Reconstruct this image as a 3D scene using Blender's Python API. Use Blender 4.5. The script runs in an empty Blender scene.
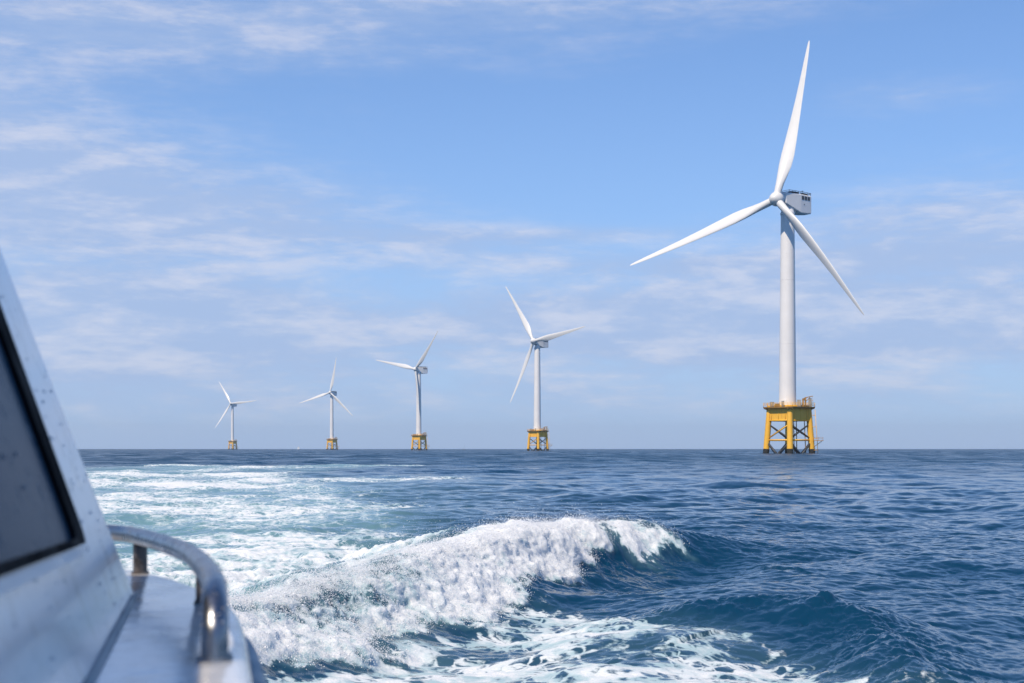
import bpy, bmesh, math, random
import numpy as np
from mathutils import Vector, Matrix

random.seed(4)
rng = np.random.default_rng(11)
R = math.radians
col = bpy.context.scene.collection
sc = bpy.context.scene

# ------------------------------------------------------------------ camera
CAM_H = 2.1
cd = bpy.data.cameras.new("camera")
cam = bpy.data.objects.new("camera", cd)
col.objects.link(cam)
cam.location = (0, 0, CAM_H)
cam.rotation_euler = (R(90), 0, 0)
cd.sensor_width = 36
cd.lens = 50
cd.shift_y = 0.1047
cd.clip_start = 0.05
cd.clip_end = 60000
cd.dof.use_dof = True
cd.dof.focus_distance = 45
cd.dof.aperture_fstop = 6.0
sc.camera = cam

# ------------------------------------------------------------------ light
SUN_EL, SUN_AZ = R(52), R(214)      # azimuth clockwise from +Y (camera looks along +Y)
sdir = Vector((math.sin(SUN_AZ)*math.cos(SUN_EL), math.cos(SUN_AZ)*math.cos(SUN_EL), math.sin(SUN_EL)))
sl = bpy.data.lights.new("sun", 'SUN')
sl.energy = 4.9
sl.angle = R(0.5)
sl.color = (1.0, 0.86, 0.68)
so = bpy.data.objects.new("sun", sl)
so.rotation_euler = sdir.to_track_quat('Z', 'Y').to_euler()
so.location = (0, 0, 50)
col.objects.link(so)

sc.view_settings.view_transform = 'Standard'
sc.view_settings.look = 'None'
sc.view_settings.gamma = 1
sc.view_settings.exposure = 0.0
sc.render.engine = 'CYCLES'
sc.cycles.max_bounces = 6
sc.cycles.diffuse_bounces = 2
sc.cycles.glossy_bounces = 3
sc.cycles.volume_bounces = 0
sc.cycles.caustics_reflective = False
sc.cycles.caustics_refractive = False
sc.cycles.sample_clamp_indirect = 6
sc.cycles.use_denoising = True

# ------------------------------------------------------------------ node helpers
class G:
    def __init__(s, nt):
        s.nt = nt; s.n = nt.nodes; s.l = nt.links
    def put(s, inp, v):
        if isinstance(v, bpy.types.NodeSocket): s.l.new(v, inp)
        elif v is not None:
            if isinstance(v, (tuple, list)) and len(v) == 3 and inp.type == 'RGBA': v = (*v, 1)
            inp.default_value = v
    def m(s, op, a, b=None, c=None, clamp=False):
        x = s.n.new('ShaderNodeMath'); x.operation = op; x.use_clamp = clamp
        s.put(x.inputs[0], a)
        if b is not None: s.put(x.inputs[1], b)
        if c is not None: s.put(x.inputs[2], c)
        return x.outputs[0]
    def add(s, *a):
        r = a[0]
        for k in a[1:]: r = s.m('ADD', r, k)
        return r
    def mul(s, *a):
        r = a[0]
        for k in a[1:]: r = s.m('MULTIPLY', r, k)
        return r
    def vm(s, op, a, b=None, scale=None):
        x = s.n.new('ShaderNodeVectorMath'); x.operation = op
        s.put(x.inputs[0], a)
        if b is not None: s.put(x.inputs[1], b)
        if scale is not None: s.put(x.inputs['Scale'], scale)
        return x.outputs[0]
    def comb(s, x, y, z):
        c = s.n.new('ShaderNodeCombineXYZ')
        for i, v in enumerate((x, y, z)): s.put(c.inputs[i], v)
        return c.outputs[0]
    def sep(s, v):
        c = s.n.new('ShaderNodeSeparateXYZ'); s.put(c.inputs[0], v); return c.outputs
    def step(s, v, a, b, lo=0., hi=1., smooth=True):
        x = s.n.new('ShaderNodeMapRange')
        x.interpolation_type = 'SMOOTHSTEP' if smooth else 'LINEAR'
        for i, k in enumerate((v, a, b, lo, hi)): s.put(x.inputs[i], k)
        return x.outputs[0]
    def noise(s, vec, scale, detail=3, rough=.5, dist=0., colr=False):
        x = s.n.new('ShaderNodeTexNoise')
        s.put(x.inputs['Vector'], vec); s.put(x.inputs['Scale'], scale)
        x.inputs['Detail'].default_value = detail; x.inputs['Roughness'].default_value = rough
        x.inputs['Distortion'].default_value = dist
        return x.outputs['Color' if colr else 'Fac']
    def voro(s, vec, scale, feature='DISTANCE_TO_EDGE'):
        x = s.n.new('ShaderNodeTexVoronoi'); x.feature = feature
        s.put(x.inputs['Vector'], vec); s.put(x.inputs['Scale'], scale)
        return x.outputs['Distance']
    def mix(s, f, a, b):
        x = s.n.new('ShaderNodeMix'); x.data_type = 'RGBA'
        s.put(x.inputs[0], f); s.put(x.inputs[6], a); s.put(x.inputs[7], b)
        return x.outputs[2]
    def attr(s, name):
        x = s.n.new('ShaderNodeAttribute'); x.attribute_name = name; return x.outputs['Fac']
    def bump(s, h, strength, dist, normal=None):
        x = s.n.new('ShaderNodeBump'); s.put(x.inputs['Height'], h)
        x.inputs['Strength'].default_value = strength; x.inputs['Distance'].default_value = dist
        if normal is not None: s.put(x.inputs['Normal'], normal)
        return x.outputs[0]

# ------------------------------------------------------------------ sky
world = bpy.data.worlds.new("World")
sc.world = world
world.use_nodes = True
g = G(world.node_tree)
g.n.clear()
tc = g.n.new('ShaderNodeTexCoord').outputs['Generated']
sky = g.n.new('ShaderNodeTexSky')
sky.sky_type = 'NISHITA'
sky.sun_disc = False
sky.sun_elevation = SUN_EL
sky.sun_rotation = SUN_AZ
sky.air_density = 1.0
sky.dust_density = 0.0
sky.ozone_density = 4.0
X, Y, Z = g.sep(tc)
az = g.m('ARCTAN2', X, Y)
el = g.m('ARCSINE', Z)
ns = g.comb(g.mul(az, 1.0), g.mul(el, 4.2), 0.)
warp = g.noise(ns, 2.0, 3, .5, colr=True)
nsw = g.vm('ADD', ns, g.vm('SCALE', g.vm('SUBTRACT', warp, (.5, .5, .5)), scale=.35))
n_big = g.noise(nsw, 2.2, 5, .55)
n_mid = g.noise(nsw, 7.0, 7, .58)
n_fine = g.noise(g.comb(g.mul(az, 1.0), g.mul(el, 2.0), 3.), 16., 6, .6)
n_str = g.noise(g.comb(g.mul(az, 1.0), g.add(g.mul(el, 16.), g.mul(az, -.5)), 7.), 2.6, 6, .6)
def blob(a, e, wa, we, amp, up=None):
    u = g.m('DIVIDE', g.add(az, -a), wa)
    v = g.m('DIVIDE', g.add(el, -e), we)
    q = g.add(g.mul(u, u), g.mul(v, v))
    return g.mul(g.m('EXPONENT', g.mul(q, -1.)), amp)
cov = g.add(
    blob(-.24, .285, .28, .036, .80), blob(.08, .302, .24, .018, .50),
    blob(-.44, .190, .22, .060, 1.45), blob(-.24, .160, .17, .028, .95), blob(-.06, .142, .12, .012, .50),
    blob(-.26, .098, .13, .026, 1.05), blob(-.30, .068, .22, .020, .75),
    blob(.00, .082, .36, .024, .80), blob(.10, .094, .12, .020, .70),
    blob(.32, .150, .15, .040, .95), blob(.28, .085, .22, .034, .95),
    blob(-.05, .036, .6, .030, .75),
    blob(.02, .150, .16, .007, .45), blob(.10, .128, .22, .009, .50), blob(.27, .235, .08, .016, .50), blob(.1, .11, .5, .03, .30))
nsf = g.vm('ADD', g.comb(az, g.mul(el, 3.6), 0.), g.vm('SCALE', g.vm('SUBTRACT', warp, (.5, .5, .5)), scale=.16))
n_a = g.noise(nsf, 8.5, 10, .64)
n_up = g.noise(g.vm('ADD', nsf, (.004, .050, 0.)), 8.5, 6, .62)
n_f = g.noise(g.comb(az, g.mul(el, 4.5), 5.), 42., 6, .62)
low = g.step(el, .22, .10)
d_lump = g.add(g.mul(g.add(n_big, -.5), 1.3), g.mul(g.add(n_a, -.5), g.add(.75, g.mul(low, .85))), g.mul(g.add(n_f, -.5), .60))
d_str = g.mul(g.add(n_str, -.5), 1.3)
dtl = g.add(d_lump, g.mul(d_str, g.add(.55, g.mul(low, -.2))))
dens = g.step(g.add(cov, g.mul(dtl, g.add(.34, g.mul(cov, .75))), -.08), .0, 1.15)
dens = g.mul(dens, g.step(el, 0.0, .035))
bright = g.step(g.add(g.mul(g.add(n_a, -.5), .9), g.mul(g.m('SUBTRACT', n_a, n_up), 1.4), g.mul(g.add(n_f, -.5), .6), .5),    .30, .92)
SKYM = (1.0, 1.0, 1.0)
skyc = sky.outputs[0]
# cloud radiance (same unit as the sky texture)
cl = g.mix(bright, (4.1, 5.35, 8.0), (6.5, 6.95, 8.5))
skyt = g.vm('MULTIPLY', skyc, (.76, 1.10, 1.47))
hz = g.m('EXPONENT', g.mul(g.m('MAXIMUM', el, 0.), -5.))
base = g.mix(g.mul(hz, .96), skyt, (4.25, 5.85, 8.8))
fin = g.mix(g.mul(dens, .84), base, cl)
bg = g.n.new('ShaderNodeBackground')
g.put(bg.inputs[0], fin)
bg.inputs[1].default_value = 0.10
out = g.n.new('ShaderNodeOutputWorld')
g.l.new(bg.outputs[0], out.inputs[0])

# ------------------------------------------------------------------ object helpers
def tag(o, label=None, cat=None, group=None, kind=None):
    if label: o['label'] = label
    if cat: o['category'] = cat
    if group: o['group'] = group
    if kind: o['kind'] = kind
    return o
def link(name, me, mat, parent=None, smooth=True):
    o = bpy.data.objects.new(name, me)
    if mat: me.materials.append(mat)
    if smooth: me.polygons.foreach_set('use_smooth', [True]*len(me.polygons))
    col.objects.link(o)
    if parent: o.parent = parent
    return o
def obj(name, bm, mat, parent=None, smooth=True, auto=None):
    bmesh.ops.recalc_face_normals(bm, faces=bm.faces)
    if auto:
        for e in bm.edges:
            if len(e.link_faces) == 2 and e.calc_face_angle(0) > auto: e.smooth = False
    me = bpy.data.meshes.new(name); bm.to_mesh(me); bm.free()
    return link(name, me, mat, parent, smooth)
def box(bm, c, s, rot=None, bev=0.):
    M = Matrix.Translation(c) @ (rot.to_4x4() if rot else Matrix.Identity(4)) @ Matrix.Diagonal((*s, 1))
    r = bmesh.ops.create_cube(bm, size=1, matrix=M)
    if bev:
        es = list({e for v in r['verts'] for e in v.link_edges})
        bmesh.ops.bevel(bm, geom=es, offset=bev, segments=2, affect='EDGES', profile=.5)
def bar(bm, a, b, r1, r2=None, seg=12):
    a = Vector(a); b = Vector(b); d = b-a
    M = Matrix.Translation((a+b)/2) @ d.to_track_quat('Z', 'Y').to_matrix().to_4x4()
    bmesh.ops.create_cone(bm, cap_ends=True, segments=seg, radius1=r1, radius2=r1 if r2 is None else r2, depth=d.length, matrix=M)
def tube(bm, pts, r, seg=20):
    pts = [Vector(p) for p in pts]; rings = []
    up = Vector((0, 0, 1)); prev = None
    for i, p in enumerate(pts):
        t = (pts[min(i+1, len(pts)-1)]-pts[max(i-1, 0)]).normalized()
        n = t.cross(up) if prev is None else (prev - t*prev.dot(t))
        if n.length < 1e-4: n = t.cross(Vector((1, 0, 0)))
        n.normalize(); prev = n; b = t.cross(n)
        rings.append([bm.verts.new(p+(n*math.cos(2*math.pi*k/seg)+b*math.sin(2*math.pi*k/seg))*r) for k in range(seg)])
    for i in range(len(rings)-1):
        for k in range(seg):
            bm.faces.new((rings[i][k], rings[i][(k+1) % seg], rings[i+1][(k+1) % seg], rings[i+1][k]))
    bm.faces.new(rings[0]); bm.faces.new(rings[-1][::-1])
def catmull(P, n=10):
    P = [Vector(p) for p in P]; Q = [P[0]*2-P[1]]+P+[P[-1]*2-P[-2]]; out = []
    for i in range(1, len(Q)-2):
        a, b, c, d = Q[i-1:i+3]
        for k in range(n):
            t = k/n
            out.append(.5*((2*b)+(c-a)*t+(2*a-5*b+4*c-d)*t*t+(3*b-a-3*c+d)*t**3))
    out.append(P[-1]); return out

# ------------------------------------------------------------------ materials
def mat(name, base, rough=.5, metal=0., var=.0, vscale=3., spec=.5, bump=0., bscale=30.):
    m = bpy.data.materials.new(name); m.use_nodes = True
    q = G(m.node_tree); p = q.n['Principled BSDF']
    tcn = q.n.new('ShaderNodeTexCoord').outputs['Object']
    f = q.noise(tcn, vscale, 5, .6)
    q.put(p.inputs['Base Color'], q.mix(q.step(f, .3, .7), base, tuple(c*(1-var) for c in base)))
    q.put(p.inputs['Roughness'], q.step(q.noise(tcn, vscale*3, 3), .3, .7, rough*.8, min(1, rough*1.25)))
    p.inputs['Metallic'].default_value = metal
    p.inputs['Specular IOR Level'].default_value = spec
    if bump: q.put(p.inputs['Normal'], q.bump(q.noise(tcn, bscale, 4), bump, .01))
    return m
M_tower = mat('white_tower_paint', (.80, .79, .77), .45, var=.07, vscale=.11)
M_blade = mat('white_blade_gelcoat', (.73, .73, .71), .38, var=.03, vscale=.1)
M_nac = mat('pale_grey_nacelle', (.80, .80, .79), .45, var=.06, vscale=.4)
M_dark = mat('dark_grey_metal', (.055, .06, .07), .5, var=.3, vscale=2)
M_brace = mat('dark_wet_shaded_steel', (.045, .052, .06), .55, var=.4, vscale=1.2)  # brace steel, also for diagonals off the sun with shade put into the colour
M_fouled = mat('black_marine_growth', (.022, .024, .02), .8, var=.5, vscale=2., bump=.5, bscale=4)
M_grate = mat('rusty_platform_steel', (.50, .27, .07), .6, var=.5, vscale=1.)
M_equip = mat('weathered_equipment', (.42, .38, .32), .6, var=.4, vscale=1.)

def yellow_paint():
    m = bpy.data.materials.new('yellow_marine_paint'); m.use_nodes = True
    q = G(m.node_tree); p = q.n['Principled BSDF']
    o = q.n.new('ShaderNodeTexCoord').outputs['Object']
    ox, oy, oz = q.sep(o)
    streak = q.noise(q.comb(q.mul(ox, 1.6), q.mul(oy, 1.6), q.mul(oz, .16)), 1., 5, .65)
    rust = q.step(streak, .54, .70, 0, .6)
    c = q.mix(rust, (.86, .46, .038), (.36, .16, .04))
    c = q.mix(q.step(q.noise(o, .35, 4), .3, .7, 0, .25), c, (.88, .56, .07))
    q.put(p.inputs['Base Color'], c)
    p.inputs['Roughness'].default_value = .5
    return m
M_yel = yellow_paint()

# ------------------------------------------------------------------ the sea
def spec_tile(L, N, kmin, kmax, A, mean_dir, seed, iso=.25):
    r = np.random.default_rng(seed)
    k1 = np.fft.fftfreq(N, d=1./N)*2*np.pi/L
    kx, ky = np.meshgrid(k1, k1, indexing='xy')
    k = np.hypot(kx, ky); k[0, 0] = 1
    c = (kx*mean_dir[0]+ky*mean_dir[1])/k
    D = iso+(1-iso)*2.2*np.clip(np.abs(c), 0, 1)**4
    S = A*k**-4.*D
    S[(k < kmin) | (k >= kmax)] = 0; S[0, 0] = 0
    dk = 2*np.pi/L
    z = (r.normal(size=(N, N))+1j*r.normal(size=(N, N)))*np.sqrt(S)*dk
    h = np.real(np.fft.ifft2(z))*N*N
    dx = np.real(np.fft.ifft2(1j*kx/k*z))*N*N
    dy = np.real(np.fft.ifft2(1j*ky/k*z))*N*N
    return L, N, [h.astype(np.float32), dx.astype(np.float32), dy.astype(np.float32)]
def fract_tile(L, N, power, kmin, kmax, seed):
    r = np.random.default_rng(seed)
    k1 = np.fft.fftfreq(N, d=1./N)*2*np.pi/L
    kx, ky = np.meshgrid(k1, k1, indexing='xy'); k = np.hypot(kx, ky); k[0, 0] = 1
    S = k**-power; S[(k < kmin) | (k > kmax)] = 0; S[0, 0] = 0
    h = np.real(np.fft.ifft2((r.normal(size=(N, N))+1j*r.normal(size=(N, N)))*S))
    return L, N, [(h/h.std()).astype(np.float32)]
def samp(tile, x, y, rot=0., fields=None):
    L, N, F = tile
    if rot:
        c, s = math.cos(rot), math.sin(rot); x, y = x*c-y*s, x*s+y*c
    u = x/L*N; v = y/L*N
    iu = np.floor(u+.5).astype(np.int64); iv = np.floor(v+.5).astype(np.int64)
    fu = (u-iu).astype(np.float32); fv = (v-iv).astype(np.float32)
    wu = [.5*(.5-fu)**2, .75-fu**2, .5*(.5+fu)**2]
    wv = [.5*(.5-fv)**2, .75-fv**2, .5*(.5+fv)**2]
    outs = []
    for f in (F if fields is None else [F[i] for i in fields]):
        a = 0
        for j in range(3):
            jj = (iv+j-1) % N
            row = 0
            for i in range(3):
                row = row+wu[i]*f[jj, (iu+i-1) % N]
            a = a+wv[j]*row
        outs.append(a)
    return outs
def sstep(x, a, b):
    t = np.clip((x-a)/(b-a), 0, 1); return t*t*(3-2*t)

AMP = 1.15e-3
wd = np.array([.42, -.91])
W = [  # tile, wavelength used to fade it where the mesh gets too coarse, rotation
    (spec_tile(263., 512, .36, 1.1, AMP*.42, wd, 1, .12), 12., 0.),
    (spec_tile(61., 512, 1.1, 5., AMP*.85, wd, 2, .2), 2.6, 0.),
    (spec_tile(17.3, 512, 5., 16., AMP*1.5, wd, 3, .4), .75, 0.),
    (spec_tile(5.9, 512, 16., 70., AMP*1.7, wd, 4, .5), .2, 0.)]

# rings: fine where the wake stands, coarser with distance; sectors: fine in front, coarse all round
rr = [0.]
r = .6
while r < 9000:
    rr.append(r)
    if r < 9: r += .35 if r < 5 else .12
    elif r < 12: r += .05
    elif r < 32: r += .027
    elif r < 60: r += .027+(r-32)/28*.10
    elif r < 150: r += .13+(r-60)/90*.5
    else: r += r*.0042
rr += [10500., 13000.]
rr = np.array(rr)
th = np.concatenate([np.arange(-21.5, 21.5, .052), np.arange(21.5, 40, .25), np.arange(40, 320, 2.), np.arange(320, 338.5, .25)])
th = np.radians(th)
NR, NT = len(rr), len(th)
drr = np.gradient(rr)
RRg, THg = np.meshgrid(rr, th, indexing='ij')
x = (RRg*np.sin(THg)).ravel(); y = (RRg*np.cos(THg)).ravel()
dth = np.abs(np.gradient(np.unwrap(np.append(th, th[0]+2*np.pi))))[:-1]
cell = np.maximum(np.repeat(drr, NT), (RRg*dth[None, :]).ravel()*.7)
r0 = np.repeat(rr, NT)

def path(P, n=24):
    Q = np.array([tuple(v) for v in catmull([(*p, 0.) if len(p) == 2 else p for p in P], n)])
    return Q
def project(Q, idx):
    """nearest point of the polyline: signed distance (right of travel > 0), path parameter 0..1, third column"""
    px, py = x[idx], y[idx]
    d2 = np.full(len(idx), 1e9); ds = np.zeros(len(idx)); ss = np.zeros(len(idx)); zz = np.zeros(len(idx))
    n = len(Q)-1
    for i in range(n):
        a, b = Q[i], Q[i+1]
        ex, ey = b[0]-a[0], b[1]-a[1]; L2 = ex*ex+ey*ey+1e-12
        t = np.clip(((px-a[0])*ex+(py-a[1])*ey)/L2, 0, 1)
        qx, qy = px-a[0]-t*ex, py-a[1]-t*ey
        d = qx*qx+qy*qy
        m = d < d2
        d2[m] = d[m]
        sg = np.sign(qx*ey-qy*ex); ds[m] = (np.sqrt(d)*sg)[m]
        ss[m] = ((i+t)/n)[m]; zz[m] = (a[2]+t*(b[2]-a[2]))[m]
    return ds, ss, zz

N1 = fract_tile(7.3, 512, 1.5, 1.0, 250, 21)     # lumps
N2 = fract_tile(23., 512, 1.6, .5, 60, 22)
N3 = fract_tile(2.1, 512, 1.3, 8, 700, 23)
N4 = fract_tile(160., 512, 1.7, .06, 12, 24)
h = np.zeros_like(x); dx = np.zeros_like(x); dy = np.zeros_like(x)
for tile, wl, rot in W:
    w = 1-sstep(cell, wl*.18, wl*.60)
    idx = np.nonzero(w > 0)[0]
    H_, DX, DY = samp(tile, x[idx], y[idx], rot)
    h[idx] += H_*w[idx]; dx[idx] += DX*w[idx]; dy[idx] += DY*w[idx]
foam = np.zeros_like(x); aer = np.zeros_like(x); spray = np.zeros_like(x); lump = np.zeros_like(x)

near = np.nonzero((y > 6) & (y < 48) & (np.abs(x) < 18))[0]
n1, = samp(N1, x[near], y[near]); n2, = samp(N2, x[near], y[near]); n3, = samp(N3, x[near], y[near]); n1b, = samp(N1, x[near], y[near], 1.1)
# -- main breaking wave (third column: crest height)
Q1 = path([(-5.2, 7.0, .38), (-3.9, 10.8, .46), (-2.75, 14.2, .60), (-1.75, 17.4, .70), (-.62, 20.8, .75), (.75, 24.0, .74), (2.1, 26.0, .64), (3.5, 26.9, .44), (4.9, 27.0, .24), (6.6, 26.4, .08), (8., 25.6, 0.)])
ds, ss, zz = project(Q1, near)
ds = ds+n2*.10+n1*.04
arc = np.where(ds > 0, ds*1.7, ds)             # runs down the face, so lumps do not stretch on it
f1, = samp(N1, ss*36., arc); f1b, = samp(N1, ss*36., arc, 1.1); f3, = samp(N3, ss*36., arc); f2, = samp(N2, ss*36., arc*1.2)
front = np.exp(-(np.clip(ds, 0, None)/.85)**1.7); back = np.exp(-(np.clip(-ds, 0, None)/2.3)**2)
prof = np.where(ds > 0, front, back)*zz - .24*np.exp(-((ds-2.2)/1.2)**2)*np.clip(zz*1.2, 0, 1)+np.exp(-(ds/1.3)**2)*np.clip(zz*1.6, 0, 1)*(.022*n1+.012*n1b+.006*n3)
h[near] += prof
# a lower cusp between the wave and the camera
Q2 = path([(.2, 16.2, .0), (1.1, 16.7, .10), (1.7, 17.0, .20), (2.4, 17.1, .25), (3.2, 16.9, .28), (3.75, 16.0, .27), (3.7, 14.5, .28), (3.45, 12.6, .22), (3.1, 10.5, .1)])
d2_, s2_, z2_ = project(Q2, near)
d2_ = d2_+n2*.05
prof2 = np.where(d2_ > 0, np.exp(-(np.clip(d2_, 0, None)/.52)**1.6), np.exp(-(np.clip(-d2_, 0, None)/.75)**1.6))*z2_*(1+.12*n2+.10*n1)+np.exp(-(d2_/.9)**2)*np.clip(z2_*3, 0, 1)*(.016*n1+.012*n1b+.006*n3)-.10*np.exp(-((d2_-1.3)/.7)**2)*np.clip(z2_*3, 0, 1)
h[near] += prof2
# breaking foam on the crest and its camera-side face
live = sstep(ss, .0, .08)*(1-sstep(ss+.02*f1, .50, .60))
wfront = (1.50+.26*f2+.08*f1)*(1-.68*sstep(ss, .34, .58))
face = sstep(ds, -1.5+.35*f2, -.2)*(1-sstep(ds, wfront*.70, wfront))
F = (1.12+.22*f2+.16*f1)*face*live*(.74+.26*sstep(ss, .28, .50))
tip = sstep(ss, .53, .57)*(1-sstep(ss, .625, .655))
cen = .42+(ss-.58)*3.
tipface = np.exp(-((ds-cen)/(.42+.12*f1))**2)
F = np.maximum(F, (.95+.30*f1+.15*f1b)*tipface*tip)
# turbulent water behind the crest, between boat and wave
bk = (1-sstep(ds, -1.4, -.5))*sstep(ds, -11., -2.)*(1-sstep(ss, .40, .60))*sstep(ss, .0, .1)
F = np.maximum(F, bk*(.66+.20*n2+.12*n1))
A_ = np.clip(np.maximum(F*.7, bk*.8), 0, 1)
lmp = np.clip(face*live+.6*tipface*tip, 0, 1)
puff = lmp*(.014*np.abs(f1)+.010*np.abs(f1b)+.055*f2+.004*f3)
h[near] += puff*.75+bk*(.045*n1+.045*n2)
# lacy foam slick in front of the wave
ax = x[near]; ay = y[near]
wob = .35*n2+.18*n1
slick = (1-sstep(ax-(.55+(20.4-ay)*.43)+wob, -.9, .35))*sstep(ax-(-1.45+(ay-13.4)*.26)+wob, -.25, .35)*(1-sstep(ay+wob, 19.2, 21.2))
slick *= sstep(ds, .9, 1.7)
ridge = np.exp(-((d2_-.15)/.6)**2)*sstep(z2_, .12, .26)
slick *= 1-.65*ridge
F = np.maximum(F, slick*(.575+.14*n2+.05*n1))
A_ = np.maximum(A_, slick*.14)
foam[near] = F; aer[near] = A_; lump[near] = lmp
spray[near] = np.clip(face*live+tipface*tip-.3, 0, 1)*(.28+1.5*np.exp(-((ds+.1)/.35)**2)+1.0*np.exp(-((ds-wfront*.85)/.3)**2))

# -- the long wake behind the boat, bending away to the right in the distance
Q4 = path([(-2.6, 2., 2.2), (-3.6, 12., 3.0), (-7.0, 28., 4.2), (-12.5, 48., 6.5), (-20., 75., 9.), (-29., 104., 12.), (-34., 135., 13.), (-30., 160., 12.), (-16., 172., 5.), (-4., 176., 2.)], 10)
wk = np.nonzero((y > 1) & (y < 230) & (x > -80) & (x < 30))[0]
d4, s4, z4 = project(Q4, wk)
n4, = samp(N4, x[wk], y[wk]); n2w, = samp(N2, x[wk], y[wk]); n2w = n2w*(1-.35*sstep(y[wk], 20, 45)); n4b, = samp(N4, x[wk]*.9, y[wk]*2.2, .1)
u = (d4+n4*.12*z4)/z4
core = np.exp(-np.abs(u)**3)
edge = np.exp(-((u-1.05)/.22)**2)+.7*np.exp(-((u+1.05)/.25)**2)
Fw = core*(.62+.09*n4+.19*n2w+.19*n4b)*(1-.20*sstep(y[wk], 60, 100))+edge*(.36+.16*n4+.12*n2w)
Fw *= (1-sstep(y[wk], 168, 190))
# bands of foam spreading right of the wake at mid distance
spread = sstep(y[wk], 34, 46)*(1-sstep(y[wk], 95, 120))*np.exp(-((x[wk]-(-4-y[wk]*.07))/(4.5+y[wk]*.05))**2)
band = sstep(samp(N4, x[wk]*.25, y[wk]*1.1, 0.)[0], -.2, 1.1)
Fs = spread*(.26+.50*band+.14*n2w)
arm = np.exp(-((d4-(z4*.9))/(.9+y[wk]*.01))**2)*sstep(y[wk], 20, 40)*.0
behind = np.ones_like(x); behind[near] = 1-sstep(ds, -.7, -.1)*(1-sstep(ay, 26, 29))
Fw *= behind[wk]; Fs *= behind[wk]; core = core*behind[wk]
foam[wk] = np.maximum(foam[wk], np.maximum(Fw, Fs))
aer[wk] = np.maximum(aer[wk], np.clip(core*.95+spread*.35+edge*.3, 0, 1))
h[wk] += core*(.05*n2w)*(1-sstep(cell[wk], .3, 1.))

hull_keep = np.exp(-(np.hypot(x+1.4, y)/4.2)**4)
h *= 1-.8*hull_keep
chop = .85
X3 = x-chop*dx*(1-.8*hull_keep); Y3 = y-chop*dy*(1-.8*hull_keep)
# the breaking crest leans forward over its face
tx = np.gradient(Q1[:, 0]).mean(); ty = np.gradient(Q1[:, 1]).mean()
nrm = np.array([.90, -.44])
lean = (np.exp(-((ds+.0)/.55)**2)*zz*.26)*(1-.75*sstep(ss, .46, .58))
lean = lean+puff*sstep(ds, -.3, .4)*.9
X3[near] += nrm[0]*lean; Y3[near] += nrm[1]*lean
micro = sstep(cell, .02, 1.2)

co = np.empty((NR*NT, 3), np.float32); co[:, 0] = X3; co[:, 1] = Y3; co[:, 2] = h
ii = np.arange(NR-1)[:, None]; jj = np.arange(NT)[None, :]; j2 = (jj+1) % NT
quads = np.stack([ii*NT+jj, (ii+1)*NT+jj, (ii+1)*NT+j2, ii*NT+j2], -1).reshape(-1, 4)[:, ::-1]
me = bpy.data.meshes.new("sea")
me.vertices.add(len(co)); me.vertices.foreach_set('co', co.ravel())
me.loops.add(quads.size); me.loops.foreach_set('vertex_index', quads.ravel().astype(np.int32))
me.polygons.add(len(quads)); me.polygons.foreach_set('loop_start', np.arange(0, quads.size, 4, dtype=np.int32))
me.update(calc_edges=True)
for nm, arr in (('foam', foam), ('aerated', aer), ('micro', micro)):
    at = me.attributes.new(nm, 'FLOAT', 'POINT'); at.data.foreach_set('value', arr.astype(np.float32))

m = bpy.data.materials.new('sea_water'); m.use_nodes = True
g = G(m.node_tree); g.n.clear()
P = g.n.new('ShaderNodeNewGeometry').outputs['Position']
fo = g.attr('foam'); ae = g.attr('aerated'); mi0 = g.attr('micro')
px_, py_, pz_ = g.sep(P)
P2 = g.comb(px_, py_, 0.)
# wind-roughened and smoother streaks of water
gust = g.add(g.noise(g.vm('MULTIPLY', P2, (.07, .10, 1.)), 1., 7, .75), g.mul(g.noise(g.vm('MULTIPLY', P2, (.012, .02, 1.)), 1., 3, .5), .3))
mi = g.mul(mi0, g.step(gust, .44, .86, .25, 1.75))
wv = g.vm('SUBTRACT', g.noise(P2, 1.1, 3, .6, colr=True), (.5, .5, .5))
Pw = g.vm('ADD', P2, g.vm('SCALE', wv, scale=.9))
Pl = g.vm('MULTIPLY', Pw, (1.0, .62, 1.))
v1 = g.voro(Pl, 1.9); v2 = g.voro(Pl, 5.5)
fb = g.noise(g.vm('MULTIPLY', P, (1., .7, 1.3)), 2.2, 9, .68)
fine = g.noise(P, 22., 4, .6)
lace = g.m('MAXIMUM', g.step(v1, .0, .20, 1., 0.), g.mul(g.step(v2, .0, .22, 1., 0.), .75))
val = g.add(g.mul(fo, 1.55), g.mul(g.add(fb, -.5), 1.7), g.mul(lace, .50), g.mul(g.add(fine, -.5), .45), -.98)
fm = g.step(val, g.mul(ae, -.12), g.add(.24, g.mul(ae, .34)))
fm = g.mul(fm, g.step(fo, .02, .15))
# water body
deep = g.mix(ae, (.0030, .036, .078), (.15, .285, .31))
wb = g.n.new('ShaderNodeBsdfPrincipled')
g.put(wb.inputs['Base Color'], deep)
g.put(wb.inputs['Roughness'], g.add(.06, g.mul(mi, .27)))
wb.inputs['IOR'].default_value = 1.333
geo = g.n.new('ShaderNodeNewGeometry')
sn = g.vm('SUBTRACT', g.noise(g.vm('MULTIPLY', P2, (1., 1.4, 1.)), 2.6, 6, .72, colr=True), (.5, .5, .5))
sn2 = g.vm('SUBTRACT', g.noise(g.vm('MULTIPLY', P2, (.35, 1.0, 1.)), .55, 4, .7, colr=True), (.5, .5, .5))
pert = g.vm('ADD', g.vm('SCALE', g.vm('MULTIPLY', sn, (1., 1., 0.)), scale=g.mul(mi, 1.3)),
            g.vm('SCALE', g.vm('MULTIPLY', sn2, (.6, 1., 0.)), scale=g.mul(mi, 1.2)))
wn = g.vm('NORMALIZE', g.vm('ADD', geo.outputs['Normal'], pert))
rip = g.bump(g.noise(P2, 34., 3, .6), .25, .006, wn)
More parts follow.
